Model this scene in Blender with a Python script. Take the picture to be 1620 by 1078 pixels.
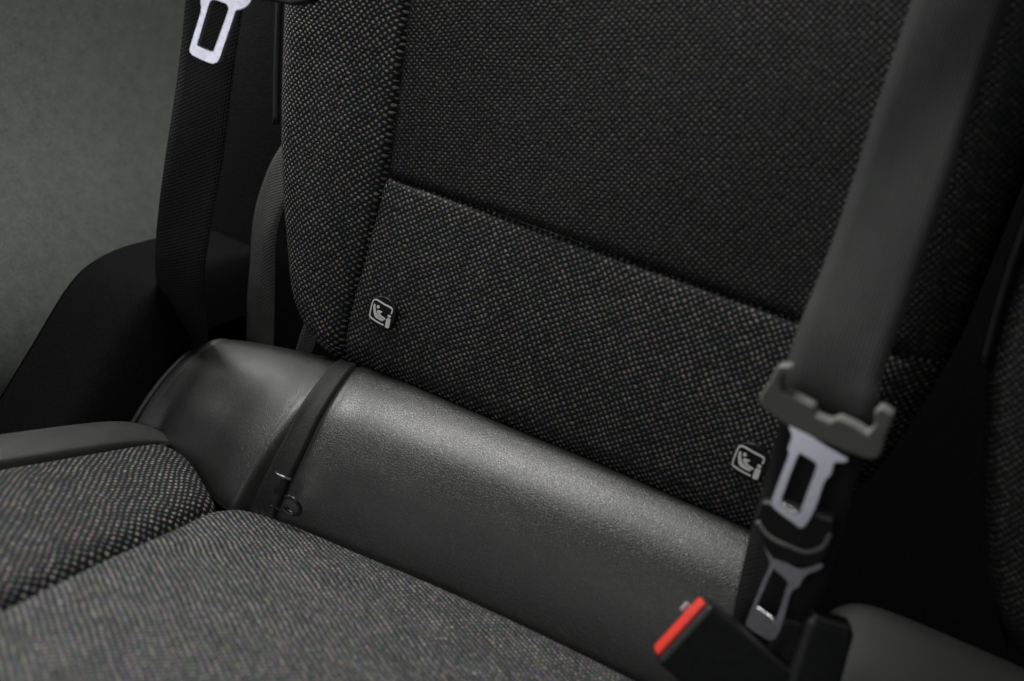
import bpy, bmesh, math, random
import numpy as np
from mathutils import Vector, Matrix
random.seed(4)
scene = bpy.context.scene
for o in list(bpy.data.objects): bpy.data.objects.remove(o)

# ------------------------------------------------------------------ frames
# seat coordinates: x along the bench, u up the backrest, n out of the backrest
T = math.radians(20.0); BASE = 0.50
ST, CT = math.sin(T), math.cos(T)
def W(x, u, n): return Vector((x, u*ST - n*CT, BASE + u*CT + n*ST))
def WD(x, u, n): return Vector((x, u*ST - n*CT, u*CT + n*ST))
# camera: lens and pose recovered from the photograph's vanishing points
FPX, CX, CY = 1690.0, 810.0, 539.0
CXv = np.array([.862, .335, -.381]); CXv /= np.linalg.norm(CXv)
CUv = np.array([.216, -.922, -.321]); CUv -= CXv*(CUv @ CXv); CUv /= np.linalg.norm(CUv)
CNv = np.cross(CXv, CUv)
MM = np.stack([CXv, CUv, CNv], 1)
P1 = .784*np.array([(605-CX)/FPX, (495-CY)/FPX, 1])
CAM = MM.T @ (-P1)
def ray(px, py): return MM.T @ np.array([(px-CX)/FPX, (py-CY)/FPX, 1])
def on_n(px, py, n=0.):                 # survey: where a sight line meets the plane n
    d = ray(px, py); return CAM + (n-CAM[2])/d[2]*d
def on_x(px, py, x):
    d = ray(px, py); return CAM + (x-CAM[0])/d[0]*d

# ------------------------------------------------------------------ camera
cam = bpy.data.cameras.new('camera'); cam_o = bpy.data.objects.new('camera', cam)
scene.collection.objects.link(cam_o); scene.camera = cam_o
cam.sensor_fit = 'HORIZONTAL'; cam.sensor_width = 36.0; cam.lens = 36.0*FPX/1620.0
cam.clip_start = .02; cam.clip_end = 50
rx = WD(*(MM.T @ np.array([1., 0, 0]))); ry = WD(*(MM.T @ np.array([0, -1., 0]))); rz = WD(*(MM.T @ np.array([0, 0, -1.])))
m = Matrix((rx, ry, rz)).transposed().to_4x4(); m.translation = W(*CAM)
cam_o.matrix_world = m
cam.dof.use_dof = True; cam.dof.focus_distance = .785; cam.dof.aperture_fstop = 3.6

# ------------------------------------------------------------------ light
world = bpy.data.worlds.new('World'); scene.world = world; world.use_nodes = True
bg = world.node_tree.nodes['Background']; bg.inputs[0].default_value = (.9, 1.0, .95, 1); bg.inputs[1].default_value = .045
def area(name, pos, target, sx, sy, power, col):
    l = bpy.data.lights.new(name, 'AREA'); l.shape = 'RECTANGLE'; l.size = sx; l.size_y = sy
    l.energy = power; l.color = col
    o = bpy.data.objects.new(name, l); scene.collection.objects.link(o)
    zz = (W(*pos)-W(*target)).normalized(); xx = (Vector((1, 0, 0))-zz*zz.x).normalized(); yy = zz.cross(xx)
    mt = Matrix((xx, yy, zz)).transposed().to_4x4(); mt.translation = W(*pos); o.matrix_world = mt
    return o
area('roof_window_light', (-.21, 1.0, .08), (.0, 0, .06), .44, .24, 11.0, (1, .99, .96))
area('left_window_light', (-.98, .66, -.06), (-.1, 0, .05), .45, .40, 9.0, (1, 1, .98))
area('side_window_light', (-.95, .10, 1.02), (-.1, .1, .05), .60, .45, 1.35, (.94, .95, 1.0))
area('panel_fill_light', (.22, .50, 1.15), (-.45, 0, .05), .5, .4, 1.7, (.96, 1.0, .95))  # added fill lamp that brightens the side trim panel
scene.view_settings.view_transform = 'Standard'; scene.view_settings.look = 'None'
scene.view_settings.exposure = 0; scene.view_settings.gamma = 1
scene.view_settings.use_curve_mapping = False

# ------------------------------------------------------------------ materials
class NT:
    def __init__(s, name):
        s.m = bpy.data.materials.new(name); s.m.use_nodes = True; s.t = s.m.node_tree
        s.b = s.t.nodes['Principled BSDF']
    def n(s, typ, **k):
        x = s.t.nodes.new(typ)
        for a, v in k.items(): setattr(x, a, v)
        return x
    def val(s, inp, v):
        if hasattr(v, 'is_output'): s.t.links.new(v, inp)
        else: inp.default_value = v
    def math(s, op, a, b=0., c=0.):
        x = s.n('ShaderNodeMath', operation=op)
        s.val(x.inputs[0], a); s.val(x.inputs[1], b)
        if op in ('SMOOTH_MIN', 'MULTIPLY_ADD', 'COMPARE'): s.val(x.inputs[2], c)
        return x.outputs[0]
    def mix(s, f, a, b):
        x = s.n('ShaderNodeMix', data_type='RGBA')
        s.val(x.inputs['Factor'], f); s.val(x.inputs['A'], a); s.val(x.inputs['B'], b); return x.outputs['Result']
    def maprange(s, v, a, b, c, d, smooth=False):
        x = s.n('ShaderNodeMapRange'); x.interpolation_type = 'SMOOTHSTEP' if smooth else 'LINEAR'
        s.val(x.inputs[0], v)
        for i, q in enumerate((a, b, c, d)): x.inputs[i+1].default_value = q
        return x.outputs[0]
    def noise(s, vec, scale, detail=2., rough=.5, col=False):
        x = s.n('ShaderNodeTexNoise'); s.val(x.inputs['Scale'], scale); x.inputs['Detail'].default_value = detail
        x.inputs['Roughness'].default_value = rough
        if vec is not None: s.t.links.new(vec, x.inputs['Vector'])
        return x.outputs['Color' if col else 'Fac']
    def bump(s, h, dist, strength=1.):
        x = s.n('ShaderNodeBump'); s.val(x.inputs['Height'], h); x.inputs['Distance'].default_value = dist
        x.inputs['Strength'].default_value = strength
        s.t.links.new(x.outputs[0], s.b.inputs['Normal'])
    def geo(s): return s.n('ShaderNodeNewGeometry').outputs['Position']
def rgb(v, t=(1, 1, 1)): return (v*t[0], v*t[1], v*t[2], 1)

def weave(name, p, q, stagger, rot, dark, light, size=.36, rib=0., rough=.55, spread=.55, chroma=.26, ell=1.0, long=1.0):
    """woven upholstery: rounded light yarn floats standing out of a dark ground; UVs are metres"""
    g = NT(name)
    uv = g.n('ShaderNodeUVMap').outputs[0]
    jn = g.noise(uv, 260., 1., .5, True)
    jv = g.n('ShaderNodeVectorMath', operation='MULTIPLY_ADD')
    g.t.links.new(jn, jv.inputs[0]); jv.inputs[1].default_value = (.0016, .0016, 0)
    wn2 = g.noise(uv, 28., 2., .5, True); jw = g.n('ShaderNodeVectorMath', operation='MULTIPLY_ADD')
    g.t.links.new(wn2, jw.inputs[0]); jw.inputs[1].default_value = (.006, .006, 0); g.t.links.new(uv, jw.inputs[2])
    g.t.links.new(jw.outputs[0], jv.inputs[2])
    mp = g.n('ShaderNodeMapping'); g.t.links.new(jv.outputs[0], mp.inputs['Vector']); mp.inputs['Rotation'].default_value = (0, 0, rot)
    se = g.n('ShaderNodeSeparateXYZ'); g.t.links.new(mp.outputs[0], se.inputs[0])
    U = g.math('DIVIDE', se.outputs[0], p); V = g.math('DIVIDE', se.outputs[1], q)
    row = g.math('FLOOR', V)
    odd = g.math('FLOORED_MODULO', row, 2.)
    U2 = g.math('ADD', U, g.math('MULTIPLY', odd, stagger))
    col = g.math('FLOOR', U2)
    fu = g.math('SUBTRACT', g.math('FRACT', U2), .5); fv = g.math('SUBTRACT', g.math('FRACT', V), .5)
    fu = g.math('MULTIPLY', fu, 1./ell)
    sq = q/p
    r2 = g.math('ADD', g.math('MULTIPLY', fu, fu), g.math('MULTIPLY', g.math('MULTIPLY', fv, fv), sq*sq*long*long))
    r = g.math('SQRT', r2)
    cb = g.n('ShaderNodeCombineXYZ'); g.t.links.new(col, cb.inputs[0]); g.t.links.new(row, cb.inputs[1])
    wn = g.n('ShaderNodeTexWhiteNoise', noise_dimensions='2D'); g.t.links.new(cb.outputs[0], wn.inputs['Vector'])
    s0 = size*min(1., sq*2 if stagger else sq)
    dot = g.maprange(r, s0*.35, s0*1.12, 1., 0., True)
    fine = g.noise(uv, 900., 2., .6)
    bright = g.maprange(wn.outputs['Value'], 0, 1, 1-spread, 1+spread*.7)
    bright = g.math('MULTIPLY', bright, g.maprange(fine, .3, .7, .6, 1.4)); bright = g.math('MULTIPLY', bright, g.maprange(g.noise(uv, 45., 4., .65), .3, .7, .72, 1.28))
    lum = g.n('ShaderNodeMix', data_type='RGBA'); lum.inputs['Factor'].default_value = chroma
    lum.inputs['A'].default_value = (.5, .5, .5, 1); g.t.links.new(wn.outputs['Color'], lum.inputs['B'])
    tint = g.n('ShaderNodeVectorMath', operation='SCALE'); g.t.links.new(lum.outputs['Result'], tint.inputs[0])
    g.t.links.new(g.math('MULTIPLY', bright, light*2.), tint.inputs['Scale'])
    h = dot
    dcol = rgb(dark, (1, .98, .95))
    if rib:
        h = g.math('MAXIMUM', dot, g.math('MULTIPLY', g.maprange(g.math('ABSOLUTE', fv), .08, .42, 1., 0., True), rib))
    c = g.mix(h, dcol, tint.outputs[0])
    g.t.links.new(c, g.b.inputs['Base Color'])
    g.b.inputs['Roughness'].default_value = rough; g.b.inputs['Specular IOR Level'].default_value = .35
    g.bump(g.math('ADD', h, g.math('MULTIPLY', fine, .35)), .0011, .9)
    return g.m

def leather(name, base, rough, tint=(1, 1, .97), pores=1.0):
    g = NT(name); pos = g.geo()
    v = g.n('ShaderNodeTexVoronoi'); v.inputs['Scale'].default_value = 900.; g.t.links.new(pos, v.inputs['Vector'])
    w = g.n('ShaderNodeTexVoronoi', feature='DISTANCE_TO_EDGE'); w.inputs['Scale'].default_value = 620.; g.t.links.new(pos, w.inputs['Vector'])
    edge = g.maprange(w.outputs['Distance'], 0., .16, 0., 1., True)
    big = g.noise(pos, 55., 4., .6)
    fin = g.noise(pos, 800., 2., .6)
    h = g.math('ADD', g.math('MULTIPLY', edge, .7), g.math('MULTIPLY', v.outputs['Distance'], -.5))
    h = g.math('ADD', h, g.math('MULTIPLY', big, .12)); h = g.math('ADD', h, g.math('MULTIPLY', fin, .5))
    f = g.math('ADD', g.math('MULTIPLY', big, .5), g.math('MULTIPLY', fin, .5))
    c = g.mix(g.maprange(f, .3, .7, 0., 1.), rgb(base*.72, tint), rgb(base*1.3, tint))
    g.t.links.new(c, g.b.inputs['Base Color'])
    g.t.links.new(g.maprange(big, .3, .7, rough-.015, rough+.025), g.b.inputs['Roughness'])
    g.b.inputs['Specular IOR Level'].default_value = .75
    g.bump(h, .00012*pores, .75); return g.m

def felt(name, base, tint=(1, 1, 1), scale=500., contrast=.45, rough=.85, spec=.2, bump=.0006, chroma=.0):
    g = NT(name); pos = g.geo()
    a = g.noise(pos, scale, 3., .7); b = g.noise(pos, scale*.09, 3., .6); ch = g.noise(pos, scale*.35, 2., .6, True)
    f = g.math('ADD', g.math('MULTIPLY', a, .82), g.math('MULTIPLY', b, .18))
    c = g.mix(g.maprange(f, .32, .68, 0., 1.), rgb(base*(1-contrast), tint), rgb(base*(1+contrast), tint))
    if chroma:
        x = g.n('ShaderNodeMix', data_type='RGBA', blend_type='OVERLAY'); x.inputs['Factor'].default_value = chroma
        g.t.links.new(c, x.inputs['A']); g.t.links.new(ch, x.inputs['B']); c = x.outputs['Result']
    g.t.links.new(c, g.b.inputs['Base Color']); g.b.inputs['Roughness'].default_value = rough
    g.b.inputs['Specular IOR Level'].default_value = spec
    g.bump(a, bump, .7); return g.m

def webbing_mat(name, base, tint=(1, 1, 1)):
    g = NT(name); uv = g.n('ShaderNodeUVMap').outputs[0]
    se = g.n('ShaderNodeSeparateXYZ'); g.t.links.new(uv, se.inputs[0])
    rb = g.math('SINE', g.math('MULTIPLY', se.outputs[0], 2*math.pi/.0021))
    dg = g.math('SINE', g.math('ADD', g.math('MULTIPLY', se.outputs[0], 2*math.pi/.0042), g.math('MULTIPLY', se.outputs[1], 2*math.pi/.003)))
    h = g.math('ADD', g.math('MULTIPLY', rb, .5), g.math('MULTIPLY', dg, .3))
    nz = g.noise(uv, 800., 4., .75); nb = g.noise(uv, 40., 3., .6)
    f = g.math('ADD', g.math('MULTIPLY', nz, .6), g.math('MULTIPLY', nb, .4)); f = g.math('ADD', f, g.math('MULTIPLY', h, .06))
    c = g.mix(g.maprange(f, .3, .7, 0., 1.), rgb(base*.45, tint), rgb(base*1.55, tint))
    g.t.links.new(c, g.b.inputs['Base Color']); g.b.inputs['Roughness'].default_value = .6; g.b.inputs['Specular IOR Level'].default_value = .35
    g.bump(g.math('ADD', h, nz), .0005, .8); return g.m

def plain(name, col, rough=.4, metal=0., spec=.5, var=.15, scale=300., bump=.0001):
    g = NT(name); pos = g.geo(); a = g.noise(pos, scale, 3., .6)
    lo = tuple(c*(1-var) for c in col)+(1,); hi = tuple(min(1, c*(1+var)) for c in col)+(1,)
    g.t.links.new(g.mix(g.maprange(a, .3, .7, 0., 1.), lo, hi), g.b.inputs['Base Color'])
    g.t.links.new(g.maprange(a, .3, .7, max(.02, rough-.05), rough+.06), g.b.inputs['Roughness'])
    g.b.inputs['Metallic'].default_value = metal; g.b.inputs['Specular IOR Level'].default_value = spec
    g.bump(a, bump, .5); return g.m

M = {}
M['fab_back'] = weave('backrest_weave', .0049, .00245, .5, .12, .005, .13, .30)
M['fab_up'] = weave('backrest_upper_weave', .0046, .0023, .5, -.25, .007, .042, .32, spread=.6, chroma=.36)
M['fab_bol'] = weave('bolster_weave', .0049, .00245, .5, .0, .004, .18, .28)
M['fab_side'] = weave('cushion_side_weave', .0042, .0036, .5, .12, .005, .20, .27, spread=.5, chroma=.22, long=.66)
M['fab_main'] = weave('cushion_main_weave', .0035, .0035, .0, -math.radians(31), .005, .27, .34, rib=.32, spread=.4, chroma=.16)
M['leather'] = leather('leather_grain', .012, .385)
M['leather_far'] = leather('leather_shaded', .005, .72)  # cushion leather, darkened and dulled for the shade on the neighbouring seat
M['leather_dark'] = leather('leather_dark', .018, .45)
M['leather_side'] = leather('leather_side', .034, .42)
M['black_felt'] = felt('black_felt', .0045, (1, .97, 1.05), 450., .5, .9, .08)
M['black_trim'] = felt('black_trim', .011, (1, 1, 1), 500., .5, .8, .12)
M['door'] = felt('grey_door_trim', .135, (.93, 1.0, .92), 800., .6, .7, .3, .0009, .10)
M['door_light'] = felt('pale_door_trim', .18, (1, .98, .95), 420., .2, .6, .3)
M['belt'] = webbing_mat('belt_webbing', .021, (.88, 1.0, .93))
M['belt_dark'] = webbing_mat('dark_belt_webbing', .013, (1, .98, 1.0))
M['belt_lap'] = webbing_mat('lap_belt_webbing', .05, (.97, 1.0, .95))
M['strap'] = felt('strap_cloth', .008, (1, 1, 1), 600., .3, .6, .3)
M['grey_plastic'] = plain('grey_plastic', (.17, .172, .16), .5, var=.12, scale=500.)
M['black_plastic'] = plain('black_plastic', (.012, .012, .013), .4)
M['gloss_black'] = plain('gloss_black', (.01, .01, .011), .15)
M['chrome'] = plain('chromed_steel', (.80, .79, .88), .36, 1.0, var=.05, bump=.000008)
M['polish'] = plain('polished_steel', (.9, .9, .92), .14, 1.0, var=.03)
M['steel_dim'] = plain('brushed_steel', (.48, .48, .55), .32, 1.0, var=.1)
M['red'] = plain('red_button', (.80, .045, .03), .35, var=.06)
M['white_print'] = plain('white_print', (.93, .93, .91), .4, var=.04)
M['tag_black'] = plain('tag_black', (.007, .007, .008), .35)
M['clear'] = plain('pale_plastic', (.35, .36, .37), .3)

# ------------------------------------------------------------------ helpers
COL = scene.collection
def thing(name, base, label, cat, group=None):
    o = bpy.data.objects.new(name, None); COL.objects.link(o); o.location = base; o.empty_display_size = .03
    o['label'] = label; o['category'] = cat
    if group: o['group'] = group
    return o
def rootloc(o):
    v = Vector(o.location)
    while o.parent: o = o.parent; v += Vector(o.location)
    return v
def link(name, verts, faces, mat, parent, uvs=None, smooth=True, bevel=0., subsurf=0):
    """verts in seat coordinates; the object keeps its thing's origin"""
    me = bpy.data.meshes.new(name)
    off = rootloc(parent) if parent else Vector((0, 0, 0))
    me.from_pydata([tuple(W(*v)-off) for v in verts], [], faces); me.update()
    if uvs is not None:
        l = me.uv_layers.new(name='UVMap')
        for lp in me.loops: l.data[lp.index].uv = uvs[lp.vertex_index]
    bm = bmesh.new(); bm.from_mesh(me); bmesh.ops.recalc_face_normals(bm, faces=bm.faces); bm.to_mesh(me); bm.free()
    if smooth: me.polygons.foreach_set('use_smooth', [True]*len(me.polygons))
    me.materials.append(mat)
    o = bpy.data.objects.new(name, me); COL.objects.link(o)
    if parent: o.parent = parent
    if bevel:
        b = o.modifiers.new('bevel', 'BEVEL'); b.width = bevel; b.segments = 3; b.limit_method = 'ANGLE'; b.angle_limit = .6
        b.harden_normals = False
    if subsurf:
        s = o.modifiers.new('subsurf', 'SUBSURF'); s.levels = subsurf; s.render_levels = subsurf
    return o
def grid(name, fn, na, nb, mat, parent, uv=None, thick=0.):
    V = []; UVs = []; F = []
    for j in range(nb+1):
        for i in range(na+1):
            p = fn(i/na, j/nb); V.append(p[:3]); UVs.append(uv(*p[:3]) if uv else (p[3], p[4]))
    for j in range(nb):
        for i in range(na):
            k = j*(na+1)+i; F.append((k, k+1, k+na+2, k+na+1))
    o = link(name, V, F, mat, parent, UVs)
    if thick:
        s = o.modifiers.new('solid', 'SOLIDIFY'); s.thickness = thick; s.offset = 0
    return o
def catmull(pts, per=8, closed=False):
    P = [np.array(p, float) for p in pts]; n = len(P); out = []
    rng = n if closed else n-1
    for i in range(rng):
        p0 = P[(i-1) % n] if closed or i > 0 else 2*P[0]-P[1]
        p1 = P[i]; p2 = P[(i+1) % n]
        p3 = P[(i+2) % n] if closed or i+2 < n else 2*P[-1]-P[-2]
        for k in range(per):
            t = k/per
            out.append(.5*((2*p1)+(-p0+p2)*t+(2*p0-5*p1+4*p2-p3)*t*t+(-p0+3*p1-3*p2+p3)*t**3))
    if not closed: out.append(P[-1])
    return out
def interp(pts):
    """smooth 1-D curve through pts (monotone cubic)"""
    xs = np.array([p[0] for p in pts], float); ys = np.array([p[1] for p in pts], float)
    h = np.diff(xs); d = np.diff(ys)/h; mm = np.zeros(len(xs)); mm[0] = d[0]; mm[-1] = d[-1]
    for i in range(1, len(xs)-1): mm[i] = 0 if d[i-1]*d[i] <= 0 else 2*d[i-1]*d[i]/(d[i-1]+d[i])
    def f(x):
        x = min(max(x, xs[0]), xs[-1]); i = min(max(int(np.searchsorted(xs, x))-1, 0), len(h)-1)
        t = (x-xs[i])/h[i]
        return float((2*t**3-3*t*t+1)*ys[i]+(t**3-2*t*t+t)*h[i]*mm[i]+(-2*t**3+3*t*t)*ys[i+1]+(t**3-t*t)*h[i]*mm[i+1])
    return f
def tube(name, pts, r, mat, parent, seg=8, per=6, flat=1.):
    C = catmull(pts, per); V = []; F = []
    for i, c in enumerate(C):
        t = C[min(i+1, len(C)-1)]-C[max(i-1, 0)]; t = t/np.linalg.norm(t)
        a = np.cross(t, [0, 0, 1.]); 
        if np.linalg.norm(a) < .2: a = np.cross(t, [1., 0, 0])
        a /= np.linalg.norm(a); b = np.cross(t, a)
        for k in range(seg):
            w = 2*math.pi*k/seg; V.append(c+r*(math.cos(w)*a+flat*math.sin(w)*b))
    for i in range(len(C)-1):
        for k in range(seg):
            F.append((i*seg+k, i*seg+(k+1) % seg, (i+1)*seg+(k+1) % seg, (i+1)*seg+k))
    F.append(tuple(range(seg))); F.append(tuple(range((len(C)-1)*seg, len(C)*seg)))
    return link(name, V, F, mat, parent)
def ribbon(name, pts, width, mat, parent, wdir=(1, 0, 0), thick=.0013, per=10, na=6, curl=0., edge=True, twist=0.):
    """belt webbing: flat strip along a path with rolled selvedges"""
    C = catmull(pts, per); wd = np.array(wdir, float); wd /= np.linalg.norm(wd)
    L = np.concatenate([[0], np.cumsum([np.linalg.norm(C[i+1]-C[i]) for i in range(len(C)-1)])])
    V = []; F = []; UV = []; n = len(C)
    for side in (1, -1):
        for i in range(n):
            t = C[min(i+1, n-1)]-C[max(i-1, 0)]; t /= np.linalg.norm(t)
            w = wd-t*(wd @ t); w /= np.linalg.norm(w); nn = np.cross(w, t)
            for k in range(na+1):
                s = (k/na-.5)*2
                e = thick*.5*(1.0 if abs(s) < .99 else .35)
                V.append(C[i]+w*s*width/2+nn*(side*e+curl*(s*s-.3)+.0012*math.sin(L[i]*38+s*2)))
                UV.append((s*width/2, L[i]))
    q = n*(na+1)
    for sd in range(2):
        for i in range(n-1):
            for k in range(na):
                a = sd*q+i*(na+1)+k; F.append((a, a+1, a+na+2, a+na+1))
    for i in range(n-1):
        for k in (0, na):
            a = i*(na+1)+k; F.append((a, a+na+1, q+a+na+1, q+a))
    for i in (0, n-1):
        for k in range(na):
            a = i*(na+1)+k; F.append((a, a+1, q+a+1, q+a))
    return link(name, V, F, mat, parent, UV)
def plate(name, outer, holes, n_of, thick, mat, parent, bevel=.0008, soft=False):
    """flat plate cut to an outline in (x, u) with holes, thickness along n"""
    bm = bmesh.new()
    eds = []
    if soft:
        outer = [p[:2] for p in catmull(outer, 4, True)]; holes = [[p[:2] for p in catmull(h, 4, True)] for h in holes]
    for loop in [outer]+holes:
        vs = [bm.verts.new((p[0], p[1], 0)) for p in loop]
        eds += [bm.edges.new((vs[i], vs[(i+1) % len(vs)])) for i in range(len(vs))]
    r = bmesh.ops.triangle_fill(bm, use_beauty=True, edges=eds)
    fs = [g for g in r['geom'] if isinstance(g, bmesh.types.BMFace)]
    for f in fs:
        if f.normal.z < 0: f.normal_flip()
    bmesh.ops.dissolve_limit(bm, angle_limit=.004, verts=bm.verts, edges=bm.edges)
    ex = bmesh.ops.extrude_face_region(bm, geom=bm.faces[:])
    for g in ex['geom']:
        if isinstance(g, bmesh.types.BMVert): g.co.z -= thick
    bmesh.ops.recalc_face_normals(bm, faces=bm.faces)
    off = rootloc(parent)
    for v in bm.verts: v.co = W(v.co.x, v.co.y, n_of(v.co.x, v.co.y)+v.co.z)-off
    me = bpy.data.meshes.new(name); bm.to_mesh(me); bm.free(); me.materials.append(mat)
    o = bpy.data.objects.new(name, me); COL.objects.link(o); o.parent = parent
    if bevel:
        b = o.modifiers.new('bevel', 'BEVEL'); b.width = bevel; b.segments = 3; b.limit_method = 'ANGLE'; b.angle_limit = .7
        me.polygons.foreach_set('use_smooth', [True]*len(me.polygons))
        o.modifiers.new('wn', 'WEIGHTED_NORMAL')
    return o
def box(name, c, ax, ay, az, mat, parent, bevel=.002, taper=None):
    """box from centre and three half-axis vectors (seat coordinates)"""
    c, ax, ay, az = (np.array(v, float) for v in (c, ax, ay, az)); V = []
    for sz in (-1, 1):
        for sy in (-1, 1):
            for sx in (-1, 1):
                k = 1. if not taper or sz < 0 else taper
                V.append(c+ax*sx*k+ay*sy*k+az*sz)
    F = [(0, 1, 3, 2), (4, 5, 7, 6), (0, 1, 5, 4), (2, 3, 7, 6), (0, 2, 6, 4), (1, 3, 7, 5)]
    o = link(name, V, F, mat, parent, bevel=bevel)
    o.modifiers.new('wn', 'WEIGHTED_NORMAL'); return o
def seam(d, depth=.007, w=.0055): return -depth*math.exp(-max(d, 0)/w)

# ------------------------------------------------------------------ setting: dark trim behind and below the seat
def structure(o): o['kind'] = 'structure'; return o
structure(grid('body_floor', lambda a, b: (-.56+1.45*a, -.34, -.37+1.3*b, a, b), 4, 4, M['black_felt'], None))
structure(grid('rear_bulkhead', lambda a, b: (-.56+1.45*a, -.4+.95*b, -.36, a, b), 4, 4, M['black_felt'], None))

# door / side trim panel: a large gently bowed grey moulding
dp = thing('side_trim_panel', W(-.50, -.3, .0), 'grey textured side trim panel at the left behind the hanging belt', 'trim panel')
def dpf(a, b):
    n = -.35+.50*a; u = -.34+.60*b
    x = -.50-.03*a+.13*math.exp(-((u+.20)/.19)**2)+.05*max(0., u)
    return (x, u, n, n, u)
grid('panel', dpf, 40, 40, M['door'], dp)
def ledge(a, b):
    n = -.35+.50*a; p = dpf(a, 1.)
    return (p[0]-.10*b, p[1]+.006*math.sin(b*math.pi), n, n, b)
grid('ledge', ledge, 30, 8, M['door'], dp)

# black wheel-arch moulding in the corner between panel and cushion
wa = thing('wheel_arch_cover', W(-.24, -.3, 0), 'black rounded moulding in the corner between grey trim panel and leather cushion end', 'trim cover')
prof = catmull([(.19, -.33), (.150, -.215), (.116, -.153), (.085, -.106), (.048, -.052), (.015, -.033), (-.03, -.026), (-.09, -.024), (-.17, -.03)], 6)
def waf(a, b):
    c = prof[int(round(a*(len(prof)-1)))]
    t = b
    if t < .2: x = -.36; dn = -.02
    s = min(1., t/.35)
    x = -.262+.095*t if t > .0 else -.262
    drop = .004*(1-math.sin(min(1, t/.3)*math.pi/2)) + .05*max(0, t-.72)**2/.0784*.9
    return (x, c[1]-drop, c[0]-drop*.4, c[0], t)
grid('cover', waf, len(prof)-1, 24, M['black_felt'], wa)
def wab(a, b):
    c = prof[int(round(a*(len(prof)-1)))]
    return (-.262-.12*b, c[1]-.004-.02*b*0, c[0], c[0], b)
def wac(a, b):
    c = prof[int(round(a*(len(prof)-1)))]
    return (-.262, c[1]*(1-b)-.34*b-.004*(1-b), c[0]*(1-b)+(-.17)*b, a, b)
grid('end_face', wac, len(prof)-1, 6, M['black_felt'], wa)

# black quarter trim behind the left belt
qt = thing('quarter_trim', W(-.24, -.2, -.1), 'black upright trim between the hanging belt and the backrest edge', 'trim panel')
def qtf(a, b):
    x = -.312+.22*a; u = -.3+.8*b
    return (x, u, -.105-.03*math.exp(-(a/.07)**2)+.012*math.sin(a*3), x, u)
grid('panel', qtf, 24, 12, M['black_trim'], qt)

# ------------------------------------------------------------------ backrest
br = thing('rear_seat_back', W(.12, -.06, -.03), 'dark woven fabric seat backrest with two child seat anchor tags', 'backrest')
xL = interp([(-.075, -.02), (-.055, -.042), (-.045, -.060), (-.032, -.078), (-.012, -.094), (.02, -.105), (.074, -.121), (.13, -.132), (.195, -.1415), (.30, -.156), (.4, -.168)])
xS = interp([(-.08, -.030), (-.012, -.027), (.04, -.022), (.088, -.0195), (.16, -.0225), (.22, -.027), (.4, -.042)])
UB, UT, US = -.072, .40, .096
def under(u): return -.030*max(0., (-.028-u)/.044)**2 if u < -.028 else 0.
def uSeam(x): return US+.0015*math.sin(x*14+.6)
def bolster(a, b):
    u = UB+(UT-UB)*b; x0 = xL(u); x1 = xS(u); x = x0+(x1-x0)*a
    dl = x-x0; dr = x1-x
    n = .002+.006*math.sin(math.pi*min(1., a))+seam(dr, .006, .0035)-.030*math.exp(-dl/.007)+under(u)
    x -= .004*math.exp(-dl/.004)*0
    return (x, u, n, x+.3*n, u)
bolst = grid('bolster_panel', bolster, 60, 170, M['fab_bol'], br)
XR = .374
xR = interp([(-.08, .31), (-.04, .335), (.0, .352), (.05, .366), (.10, .373), (.15, XR), (.4, XR+.004)])
def lower(a, b):
    x = 0; u0 = UB; u = UB
    uu = UB+(US-UB)*b; x0 = xS(uu); x1 = xR(uu); x = x0+(x1-x0)*a
    u = UB+(uSeam(x)-UB)*b
    dt = uSeam(x)-u
    n = .001+.0035*math.sin(math.pi*min(1, b*1.05))+seam(dt, .005, .0026)+seam(x-x0, .004, .003)-.030*math.exp(-(x1-x)/.010)+under(u)
    n += .0008*math.sin(x*31+u*22)
    return (x, u, n, x, u)
low = grid('lower_panel', lower, 150, 130, M['fab_back'], br)
def upper(a, b):
    uu = US+(UT-US)*b; x0 = xS(uu); x1 = xR(uu); x = x0+(x1-x0)*a
    u = uSeam(x)+(UT-uSeam(x))*b
    db = u-uSeam(x)
    n = .0005+seam(db, .005, .0022)+seam(x-x0, .005, .0035)-.030*math.exp(-(x1-x)/.010)
    n += .0010*math.sin(x*23-u*17)
    return (x, u, n, x, u)
upp = grid('upper_panel', upper, 150, 220, M['fab_up'], br)
# dark side carcass and its piping along the left edge
def carc(a, b):
    u = UB+(UT-UB)*b; x0 = xL(u)
    w = a
    return (x0+.004-.010*math.sin(w*math.pi*.5)*(1 if u > .09 else max(0, (u+.02)/.11)), u, -.020-.075*w, w, u)
grid('side_carcass', carc, 8, 60, M['black_trim'], br)
tube('piping', [(xL(u)-.0055, u, -.016) for u in (.105, .14, .18, .22, .28, .34, .40)], .0028, M['black_plastic'], br, seg=10)
def carr(a, b):
    u = UB+(UT-UB)*b
    return (xR(u)-.002+.003*a, u, -.02-.08*a, a, u)
grid('right_carcass', carr, 4, 40, M['black_trim'], br)
def carb(a, b):
    x = -.03+.31*a
    return (x, UB+.002, -.03-.06*b, a, b)
grid('underside', carb, 20, 4, M['black_trim'], br)

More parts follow.
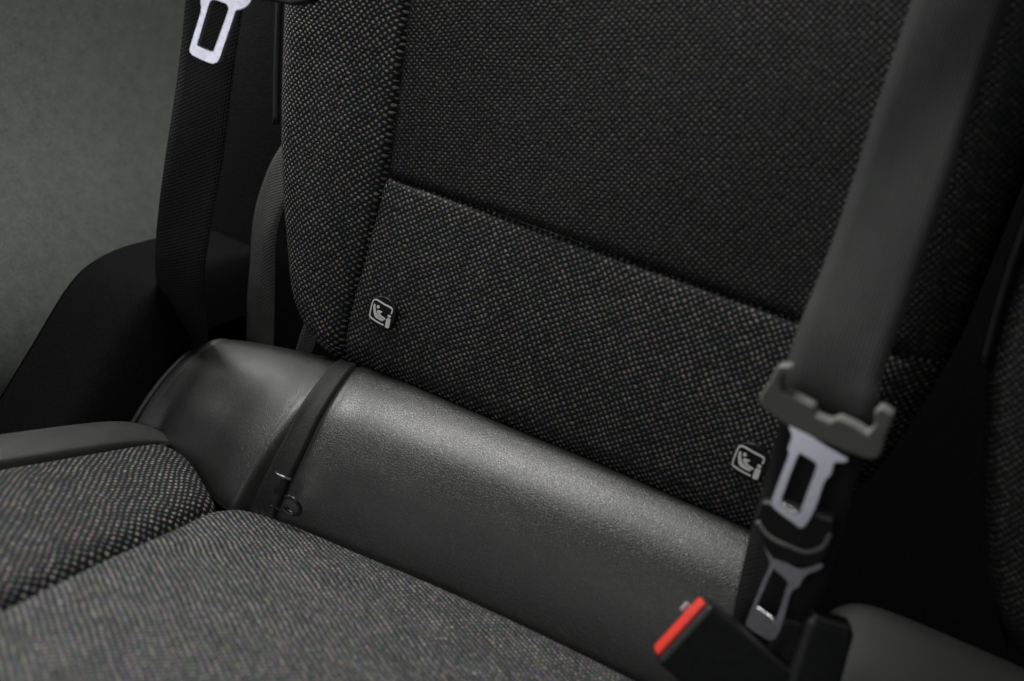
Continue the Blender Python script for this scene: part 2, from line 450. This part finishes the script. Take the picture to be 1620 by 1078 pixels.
# child-seat anchor tags: black button with white pictogram
def z(pts): return [tuple(on_n(540+a/8.98, 440+b/8.98, .008)[:2]) for a, b in pts]
def back_n(x, u): return .0085
frame_c = z([(610, 668), (520, 620), (440, 565), (418, 530), (432, 440), (462, 330), (490, 305), (525, 312), (620, 370), (705, 415), (732, 440), (735, 465), (722, 510)])
seat_s = z([(470, 380), (485, 362), (498, 375), (498, 430), (512, 500), (545, 548), (600, 585), (610, 600), (600, 612), (560, 598), (500, 560), (478, 520), (467, 440)])
body_s = z([(518, 465), (530, 452), (560, 462), (590, 472), (590, 490), (570, 495), (560, 500), (585, 540), (630, 568), (637, 583), (625, 595), (580, 565), (545, 535), (525, 495)])
head_c, head_r = z([(535, 408)])[0], .00125
anc_s = z([(652, 580), (668, 568), (700, 578), (712, 592), (690, 705), (670, 712), (635, 700), (630, 685)])
anc_h = z([(692, 543)])[0]
ctr = np.mean(np.array(z([(415, 520), (740, 460), (500, 300), (660, 712)])), 0)
def circ(c, r, k=20, ry=None): return [(c[0]+r*math.cos(2*math.pi*i/k), c[1]+(ry or r)*math.sin(2*math.pi*i/k)) for i in range(k)]
def stroke(line, w):
    P = catmull([(p[0], p[1], 0) for p in line], 4); L = []; R = []
    for i, c in enumerate(P):
        t = P[min(i+1, len(P)-1)]-P[max(i-1, 0)]; t /= np.linalg.norm(t); nn = np.array([-t[1], t[0]])
        L.append(tuple(c[:2]+nn*w/2)); R.append(tuple(c[:2]-nn*w/2))
    return L+R[::-1]
def tag(dx, du, label, nn, s=1.0):
    mv = lambda pts: [(ctr[0]+dx+(p[0]-ctr[0])*s, ctr[1]+du+(p[1]-ctr[1])*s) for p in pts]
    e = bpy.data.objects.new('anchor_tag', None)
    base = plate('anchor_tag', mv(circ((ctr[0]+.0004, ctr[1]+.0004), .0118, 36, .0122)), [], lambda x, u: nn+.0004, .006, M['tag_black'], br, .0007)
    bpy.data.objects.remove(e)
    base['label'] = label
    f = lambda x, u: nn+.00075
    for nm, pl in (('frame_outline', stroke(frame_c, .00105)), ('seat_symbol', seat_s), ('child_symbol', body_s), ('head_symbol', circ(head_c, head_r)),
                   ('anchor_symbol', anc_s), ('anchor_head', circ(anc_h, .0014, 18, .0011))):
        me = plate(nm, mv(pl), [], f, .0006, M['white_print'], base, 0)
    return base
tag(0, 0, 'round black tag with white seated child symbol near the bolster seam', .0085)
tag(.2815, -.0015, 'round black tag with white seated child symbol beside the hanging tongue', .0085, 1.0)

# ------------------------------------------------------------------ cushion
cu = thing('seat_cushion', W(.1, -.3, .2), 'dark grey seat cushion with leather rear roll and woven fabric top', 'seat cushion')
U0, SL = -.127, .12
def uC(n): return U0+SL*(n-.085)
def on_c(px, py, up=0.):                # where a sight line meets the cushion's top
    d = ray(px, py); t = (U0+up+SL*(CAM[2]-.085)-CAM[1])/(d[1]-SL*d[2]); return CAM+t*d
sm = sorted([tuple(on_c(*p)[[0, 2]]) for p in ((262, 692), (310, 735), (350, 782), (365, 792), (400, 797), (480, 822), (590, 868), (700, 915), (850, 985), (1000, 1056))])
nS = interp([(-.19, sm[0][1]-.012), (sm[0][0]-.02, sm[0][1]-.010)]+sm+[(.40, sm[-1][1]-.002), (.6, sm[-1][1]-.002)])
mA, mB = on_c(360, 790), on_c(0, 960)
pA, pB = on_c(270, 691, .004), on_c(0, 736, .004)
uTop = interp([(-.18, -.086), (-.15, -.076), (-.13, -.0695), (-.10, -.0625), (-.07, -.057), (-.042, -.0525), (-.01, -.047), (.05, -.044), (.2, -.044), (.30, -.044), (.4, -.044)])
gP = catmull([(-.40, .45), (-.22, .14), (-.08, .02), (.06, .0), (.20, .045), (.36, .13), (.52, .25), (.67, .42), (.80, .60), (.91, .80), (.98, .97), (1.0, 1.06)], 8)
strapc = [(-.036, -.04), (-.033, -.01), (-.028, .012), (-.0225, .035), (-.017, .060), (-.013, .080), (-.0115, .10), (-.011, .12)]
sX = interp([(b, a+.010) for a, b in strapc])
def leath(x, t):
    k = t*(len(gP)-1); i = min(int(k), len(gP)-2); fr = k-i
    g = gP[i]*(1-fr)+gP[i+1]*fr
    n = g[0]*nS(x); us = uC(nS(x))-.004
    u = uTop(x)+(us-uTop(x))*g[1]
    d = (x-sX(n))
    groove = -.0045*math.exp(-(d/.0085)**2)
    # soft padding: a hollow in the left section, faint creases
    pad = .002*math.exp(-((x+.10)/.03)**2-((n-.078)/.014)**2)-.0012*math.exp(-((x+.09)/.03)**2-((n-.052)/.014)**2)
    wr = (.0003*math.sin(x*37+n*30)+.0002*math.sin(x*75-n*40))*.5
    wr += .0012*math.exp(-((d-.016)/.008)**2)+.0006*math.exp(-((d+.017)/.009)**2)
    return x, u+(groove+wr)*.85+pad, n+(groove+wr)*.45+pad*.4
def xE(t): return -.136-.016*t
def lroll(x0, x1, cap):
    def f(a, b):
        x0 = xE(b); x = x0+(x1-x0)*a; p = leath(x, b)
        return (x, p[1]-.04*math.exp(-(x1-x)/.007), p[2], x, b)
    return f
grid('leather_roll', lroll(0, .352, 0), 190, 70, M['leather'], cu)
def rend(a, b):
    p = leath(.352, b); return (.3525, p[1]-.039-.16*a, p[2], a, b)
grid('right_end', rend, 4, 40, M['black_trim'], cu)
# rolled left end of the leather section
def lend(a, b):
    p = leath(xE(b), b); w = a*math.pi/2; r = .016
    if a < .6:
        w = a/.6*math.pi/2
        return (p[0]-r*math.sin(w), p[1]-r*(1-math.cos(w)), p[2], a, b)
    k = (a-.6)/.4
    return (p[0]-r+.004*k, p[1]-r-k*.16, p[2], a, b)
grid('leather_end', lend, 14, 70, M['leather_dark'], cu)
tube('piping', [(lambda p: (p[0]-.0115, p[1]-.0045, p[2]+.001))(leath(xE(t), t)) for t in (.42, .5, .6, .7, .8, .9, .98)], .0024, M['leather_dark'], cu, seg=8)
# strap lying in the groove and its clip
def strap(a, b):
    n = -.02+(nS(-.012)+.016)*b; t0 = 0.
    x = sX(n)+(a-.5)*.0175
    # find the profile parameter for this n
    lo, hi = 0., 1.
    for _ in range(22):
        mid = (lo+hi)/2
        if leath(x, mid)[2] < n: lo = mid
        else: hi = mid
    p = leath(x, lo)
    lift = .0042+.0022*math.cos((a-.5)*math.pi)
    if a in (0., 1.): lift = -.001
    return (x, p[1]+lift*.8, n+lift*.6, x, n)
grid('strap', strap, 12, 60, M['strap'], cu)
cl = np.array(on_n(447, 768, .108)); cl2 = np.array(on_n(462, 800, .112))
box('strap_clip', cl, (.0042, 0, 0), (0, .0065, -.002), (0, .001, .0028), M['gloss_black'], cu, .0014)
tube('clip_band', [cl+np.array(d) for d in ((-.0062, .0072, .001), (-.003, .0085, .0035), (.002, .0085, .0035), (.0062, .0072, .001))], .0006, M['steel_dim'], cu)
ring = [cl2+np.array((.0072*math.cos(w), .0068*math.sin(w), .002*math.sin(w))) for w in np.linspace(-2.6, 2.4, 14)]
tube('clip_ring', ring, .0014, M['gloss_black'], cu)
tube('clip_hook', [np.array(on_n(*p, .113)) for p in ((428, 800), (440, 806), (452, 812), (464, 815))], .0007, M['gloss_black'], cu)

# woven top panels
xM = lambda n: mA[0]+(mB[0]-mA[0])*(n-mA[2])/(mB[2]-mA[2])-.004*math.exp(-max(0, n-mA[2])/.03)
NF = .50
def front(n): return -.10*max(0., (n-.40)/.10)**2 if n > .40 else 0.
def main_top(a, b):
    a2 = a
    ns = nS((mA[0]-.004)*(1-a2)+.372*a2)+.0035; n = ns+(NF-ns)*(b**1.15)
    x0 = xM(n); x = x0+(.372-x0)*a2
    d = n-ns; dl = x-x0; dr = .372-x
    u = uC(n)+.004*(1-math.exp(-d/.03))+seam(d, .011, .0055)+seam(dl, .009, .005)-.03*math.exp(-dr/.006)+front(n)+.0008*math.sin(x*26+n*31)
    return (x, u, n, x, n)
grid('fabric_top', main_top, 130, 130, M['fab_main'], cu)
xP = lambda n: pA[0]+(pB[0]-pA[0])*(n-pA[2])/(pB[2]-pA[2])
def side_top(a, b):
    xs = xP(pA[2])*(1-a)+(mA[0]-.004)*a
    ns = nS(xs)+.003; n = ns+(NF-ns)*(b**1.15)
    x0 = xP(n); x1 = xM(n); x = x0+(x1-x0)*a
    d = n-ns; dl = x-x0; dr = x1-x
    u = uC(n)+.004+.006*math.sin(math.pi*a)+seam(d, .012, .006)+seam(dl, .006, .004)+seam(dr, .010, .006)+front(n)
    return (x, u, n, x, n)
grid('fabric_side', side_top, 60, 130, M['fab_side'], cu)
cs = catmull([(0., -.010), (.001, .000), (.004, .0035), (.012, .0055), (.021, .0065), (.030, .0050), (.036, -.002), (.042, -.06), (.040, -.15)], 5)
def side_band(a, b):
    k = a*(len(cs)-1); i = min(int(k), len(cs)-2); g = cs[i]+(cs[i+1]-cs[i])*(k-i)
    n = pA[2]-.012+(NF-pA[2]+.012)*b
    return (xP(n)-.001-g[0], uC(n)+g[1]+.003+front(n)-.012*math.exp(-(n-pA[2]+.012)/.02), n, n, a*.1)
grid('side_band', side_band, 40, 70, M['leather_side'], cu)
tube('seam_piping', [(xP(n)-.0004, uC(n)-.0035, n) for n in (pA[2], .12, .16, .2, .24, .3, .36, .42)], .0022, M['black_plastic'], cu)

# ------------------------------------------------------------------ adjacent seat at the right
ab = thing('rear_seat_back', W(.5, -.05, -.03), 'neighbouring black backrest with pale edge at the right border of the photo', 'backrest')
xA = interp([(-.08, .47), (-.03, .44), (.02, .418), (.07, .402), (.11, .391), (.2, .386), (.4, .388)])
def abf(a, b):
    u = -.07+.47*b; x0 = xA(u); x = x0+(.75-x0)*a**1.5
    d = x-x0
    return (x, u, .004-.04*math.exp(-d/.008)+under(u), x, u)
grid('fabric_panel', abf, 60, 60, M['fab_up'], ab)
def abc(a, b):
    u = -.07+.47*b
    return (xA(u)+.001-.003*a, u, -.035-.07*a, a, u)
grid('side_carcass', abc, 4, 40, M['black_trim'], ab)
tube('piping', [(xA(u)-.001, u, -.018) for u in (.1, .15, .2, .26, .32, .39)], .003, M['black_plastic'], ab)
ac = thing('seat_cushion', W(.5, -.3, .2), 'neighbouring leather cushion end in the lower right corner', 'seat cushion')
def acf(a, b):
    x = .358+.36*a; k = b*(len(gP)-1); i = min(int(k), len(gP)-2); g = gP[i]+(gP[i+1]-gP[i])*(k-i)
    e = -.022*math.exp(-(x-.358)/.010)
    return (x, -.060-.085*g[1]+e, g[0]*.09, x, b)
grid('leather_roll', acf, 60, 50, M['leather_far'], ac)
def act(a, b):
    x = .360+.36*a; n = .092+.35*b
    return (x, -.148+.08*(n-.09)+seam(n-.092, .008, .006)-.03*math.exp(-(x-.360)/.008), n, x, n)
grid('fabric_top', act, 40, 40, M['fab_main'], ac)
def acs(a, b):
    n = -.03+.5*b; return (.358, -.09-.2*a, n, a, n)
grid('side_face', acs, 4, 10, M['black_trim'], ac)

# ------------------------------------------------------------------ right belt: webbing, grey tongue body, metal plate
def z4(pts, n): return [tuple(on_n(1080+a/3.37, 540+b/3.37, n)[:2]) for a, b in pts]
def z5(pts, n): return [tuple(on_n(960+a/2.4545, 800+b/2.4545, n)[:2]) for a, b in pts]
rb = thing('seat_belt', W(.33, .08, .09), 'grey seat belt hanging over the right side of the backrest with grey tongue', 'seat belt')
ribbon('webbing', [(.318, .42, .016), (.3185, .34, .017), (.319, .24, .026), (.3225, .16, .050), (.3245, .105, .082), (.3285, .083, .092), (.330, .066, .090)], .0475, M['belt'], rb, (1, .02, 0))
NB = .108
body = z4([(512, 124), (560, 124), (590, 132), (586, 165), (548, 172), (524, 200), (528, 270), (600, 292), (700, 345), (706, 396), (785, 428), (832, 405), (930, 452), (985, 492), (1028, 440), (1022, 372), (1060, 342), (1128, 388), (1108, 445), (1078, 515), (1062, 585), (1035, 632), (985, 632), (880, 598), (700, 520), (560, 455), (470, 392), (405, 335), (410, 292), (470, 205)], NB)
plate('tongue_body', body, [], lambda x, u: NB+.12*(u-.07), .011, M['grey_plastic'], rb, .0022)
lip = z4([(470, 400), (560, 455), (700, 525), (880, 600), (990, 632), (975, 600), (880, 560), (700, 478), (560, 415), (480, 372)], NB)
NP = .103
pout = z4([(545, 470), (640, 500), (760, 560), (880, 612), (872, 634), (815, 642), (797, 700), (762, 742), (722, 860), (682, 940), (655, 972), (630, 975), (600, 957), (490, 897), (470, 862), (500, 765), (552, 622), (546, 590), (566, 525)], NP)
phole = z4([(612, 612), (635, 616), (700, 645), (714, 662), (708, 692), (650, 852), (634, 908), (618, 908), (535, 868), (524, 850), (532, 822), (578, 690)], NP)
plate('tongue_plate', pout, [phole], lambda x, u: NP-.12*(u-.04)+.36*(x-.33), .0034, M['chrome'], rb, .0011, True)
hl = z4([(536, 868), (576, 888), (618, 908)], NP)
tube('glint_bar', [(p[0], p[1], NP-.12*(p[1]-.04)+.36*(p[0]-.33)-.0004) for p in hl], .0011, M['polish'], rb)  # polished bar added so the slot's lower edge shows a glint
ribbon('lap_webbing', [(.331, .085, .090), (.331, .050, .082), (.332, .02, .080), (.334, -.01, .082), (.338, -.05, .082), (.345, -.09, .075)], .0465, M['belt_dark'], rb, (1, .05, 0))

# second tongue below, black body
tb = thing('belt_tongue', W(.335, -.03, .1), 'black belt tongue with dull metal plate hanging below the grey tongue', 'belt tongue')
NQ = .094
b2 = z5([(572, 70), (584, 20), (600, -20), (700, -6), (890, 50), (882, 110), (862, 180), (838, 228), (790, 240), (740, 248), (640, 214), (612, 178), (592, 120)], NQ)
plate('tongue_body', b2, [], lambda x, u: NQ+.1*(u+.0), .010, M['black_plastic'], tb, .0024)
rim = [np.array(on_n(960+a/2.4545, 800+b/2.4545, NQ+.001)) for a, b in ((585, 62), (618, 108), (660, 138), (710, 158), (775, 180), (838, 160), (868, 108))]
tube('rim', rim, .0013, M['grey_plastic'], tb)
p2 = z5([(592, 118), (628, 190), (655, 208), (745, 248), (835, 222), (832, 240), (775, 268), (748, 310), (716, 338), (692, 430), (668, 495), (640, 512), (600, 500), (545, 474), (540, 455), (562, 395), (600, 300), (624, 240), (598, 180)], NQ)
h2 = z5([(636, 262), (650, 262), (700, 298), (696, 325), (664, 430), (655, 442), (580, 404), (580, 392), (602, 340)], NQ)
plate('tongue_plate', p2, [h2], lambda x, u: NQ-.001-.10*(u+.03)+.32*(x-.335), .0034, M['steel_dim'], tb, .0011, True)

hl = z5([(584, 402), (618, 420), (654, 438)], NQ)
tube('glint_bar', [(p[0], p[1], NQ-.10*(p[1]+.03)+.32*(p[0]-.335)-.0008) for p in hl], .0010, M['polish'], tb)  # another added bar, for the glint on the lower plate

# ------------------------------------------------------------------ buckles
def camdir(v): return MM.T @ np.array(v, float)
bk = thing('belt_buckle', W(.32, -.12, .12), 'black belt buckle with bright red release button', 'belt buckle')
c0 = np.array(on_n(1077, 998, .125))
wv = camdir((.665, -.745, -.05)); wv /= np.linalg.norm(wv)
lv = camdir((.70, .63, .02)); lv -= wv*(lv @ wv); lv /= np.linalg.norm(lv)
tv = np.cross(wv, lv); tv /= np.linalg.norm(tv)
if tv @ camdir((0, 0, -1)) < 0: tv = -tv
hw = .0205
box('housing', c0+lv*.033-tv*.0105, wv*hw*1.05, tv*.0115, lv*.031, M['black_plastic'], bk, .003, taper=1.12)
box('release_button', c0+lv*.001-tv*.0088, wv*hw*.95, tv*.0062, lv*.0020, M['red'], bk, .0018)
gl = np.array(on_n(1080, 972, .118)); box('slot_glint', c0-lv*.001+wv*.009-tv*.0165, wv*.003, tv*.0016, lv*.0024, M['clear'], bk, .001)  # pale plastic bit standing in for a glint beside the button
ribbon('stalk', [c0+lv*.06-tv*.012, c0+lv*.085-tv*.013, c0+lv*.12-tv*.02], .03, M['belt_dark'], bk, tuple(wv), .004)

b3 = thing('belt_buckle', W(.37, -.12, .11), 'plain black belt buckle at the bottom edge beside a grey strap', 'belt buckle')
c3 = np.array(on_n(1296, 1040, .095))
w3 = camdir((.93, .25, -.1)); w3 /= np.linalg.norm(w3)
l3 = camdir((-.22, .90, .1)); l3 -= w3*(l3 @ w3); l3 /= np.linalg.norm(l3); t3 = np.cross(w3, l3)
if t3 @ camdir((0, 0, -1)) < 0: t3 = -t3
box('housing', c3+l3*.008, w3*.0125, t3*.009, l3*.030, M['black_plastic'], b3, .004, taper=1.1)
box('end_cap', c3-l3*.0205, w3*.0105, t3*.0075, l3*.0035, M['leather_dark'], b3, .002)
st = thing('buckle_strap', W(.35, -.12, .1), 'short dark grey strap end between the two buckles', 'strap')
sp = [np.array(on_n(*p, .088)) for p in ((1256, 985), (1246, 1010), (1228, 1045), (1205, 1095))]
ribbon('webbing', sp, .019, M['belt_lap'], st, tuple(camdir((1, .2, 0))), .005, curl=-.002)
box('strap_tip', np.array(on_n(1216, 1066, .092)), camdir((.009, .001, 0)), camdir((-.002, .005, 0)), camdir((0, 0, .003)), M['grey_plastic'], st, .0015)

# ------------------------------------------------------------------ left belt
lb = thing('seat_belt', W(-.15, .0, .05), 'dark seat belt hanging at the left with shiny white metal tongue', 'seat belt')
ribbon('webbing', [(-.139, .40, .055), (-.143, .27, .055), (-.1465, .17, .052), (-.151, .08, .048), (-.160, .0, .040), (-.170, -.045, .022), (-.180, -.10, .0), (-.185, -.16, -.02)], .047, M['belt_dark'], lb, (1, .03, -.12))
def z1(pts, n): return [tuple(on_n(a/2.694, b/2.694, n)[:2]) for a, b in pts]
NL = .088
lo = z1([(855, -25), (842, 50), (812, 150), (797, 205), (800, 225), (822, 240), (890, 268), (912, 270), (930, 255), (950, 190), (985, 70), (992, 45), (1012, 38), (1034, 24), (1050, -2), (1060, -40)], NL)
lh = z1([(890, 2), (905, -2), (950, 14), (962, 30), (960, 55), (912, 205), (905, 220), (890, 218), (840, 198), (832, 188), (840, 160), (878, 20)], NL)
lxc = sum(p[0] for p in lo)/len(lo)
plate('tongue_plate', lo, [lh], lambda x, u: NL-.05*(u-.15)-4.5*(x-lxc)**2, .0034, M['chrome'], lb, .0009, True)
lbody = z1([(800, -130), (1330, -60), (1330, 10), (1250, 25), (1180, 10), (1050, -8), (850, -30), (790, -70)], NL)
plate('tongue_body', lbody, [], lambda x, u: NL+.003, .012, M['black_plastic'], lb, .002)

# lap end of the left belt, running down behind the cushion
lp = thing('lap_belt', W(-.15, -.05, -.04), 'grey lap belt strap running down beside the backrest edge', 'seat belt')
pp = [on_n(478, 225, -.05), on_n(447, 270, -.046), on_n(424, 325, -.042), on_n(414, 370, -.04), on_n(411, 420, -.04), on_n(408, 490, -.04), on_n(407, 580, -.04)]
ribbon('webbing', pp, .043, M['belt_lap'], lp, tuple(np.array([.9, .05, .35])), .002, curl=.003)
stb = thing('anchor_strap', W(-.08, -.06, -.03), 'short dark strap stub in the gap below the backrest corner', 'strap')
ribbon('webbing', [on_n(496, 515, -.028), on_n(487, 540, -.026), on_n(474, 585, -.024)], .015, M['belt_lap'], stb, (1, .1, 0), .004)
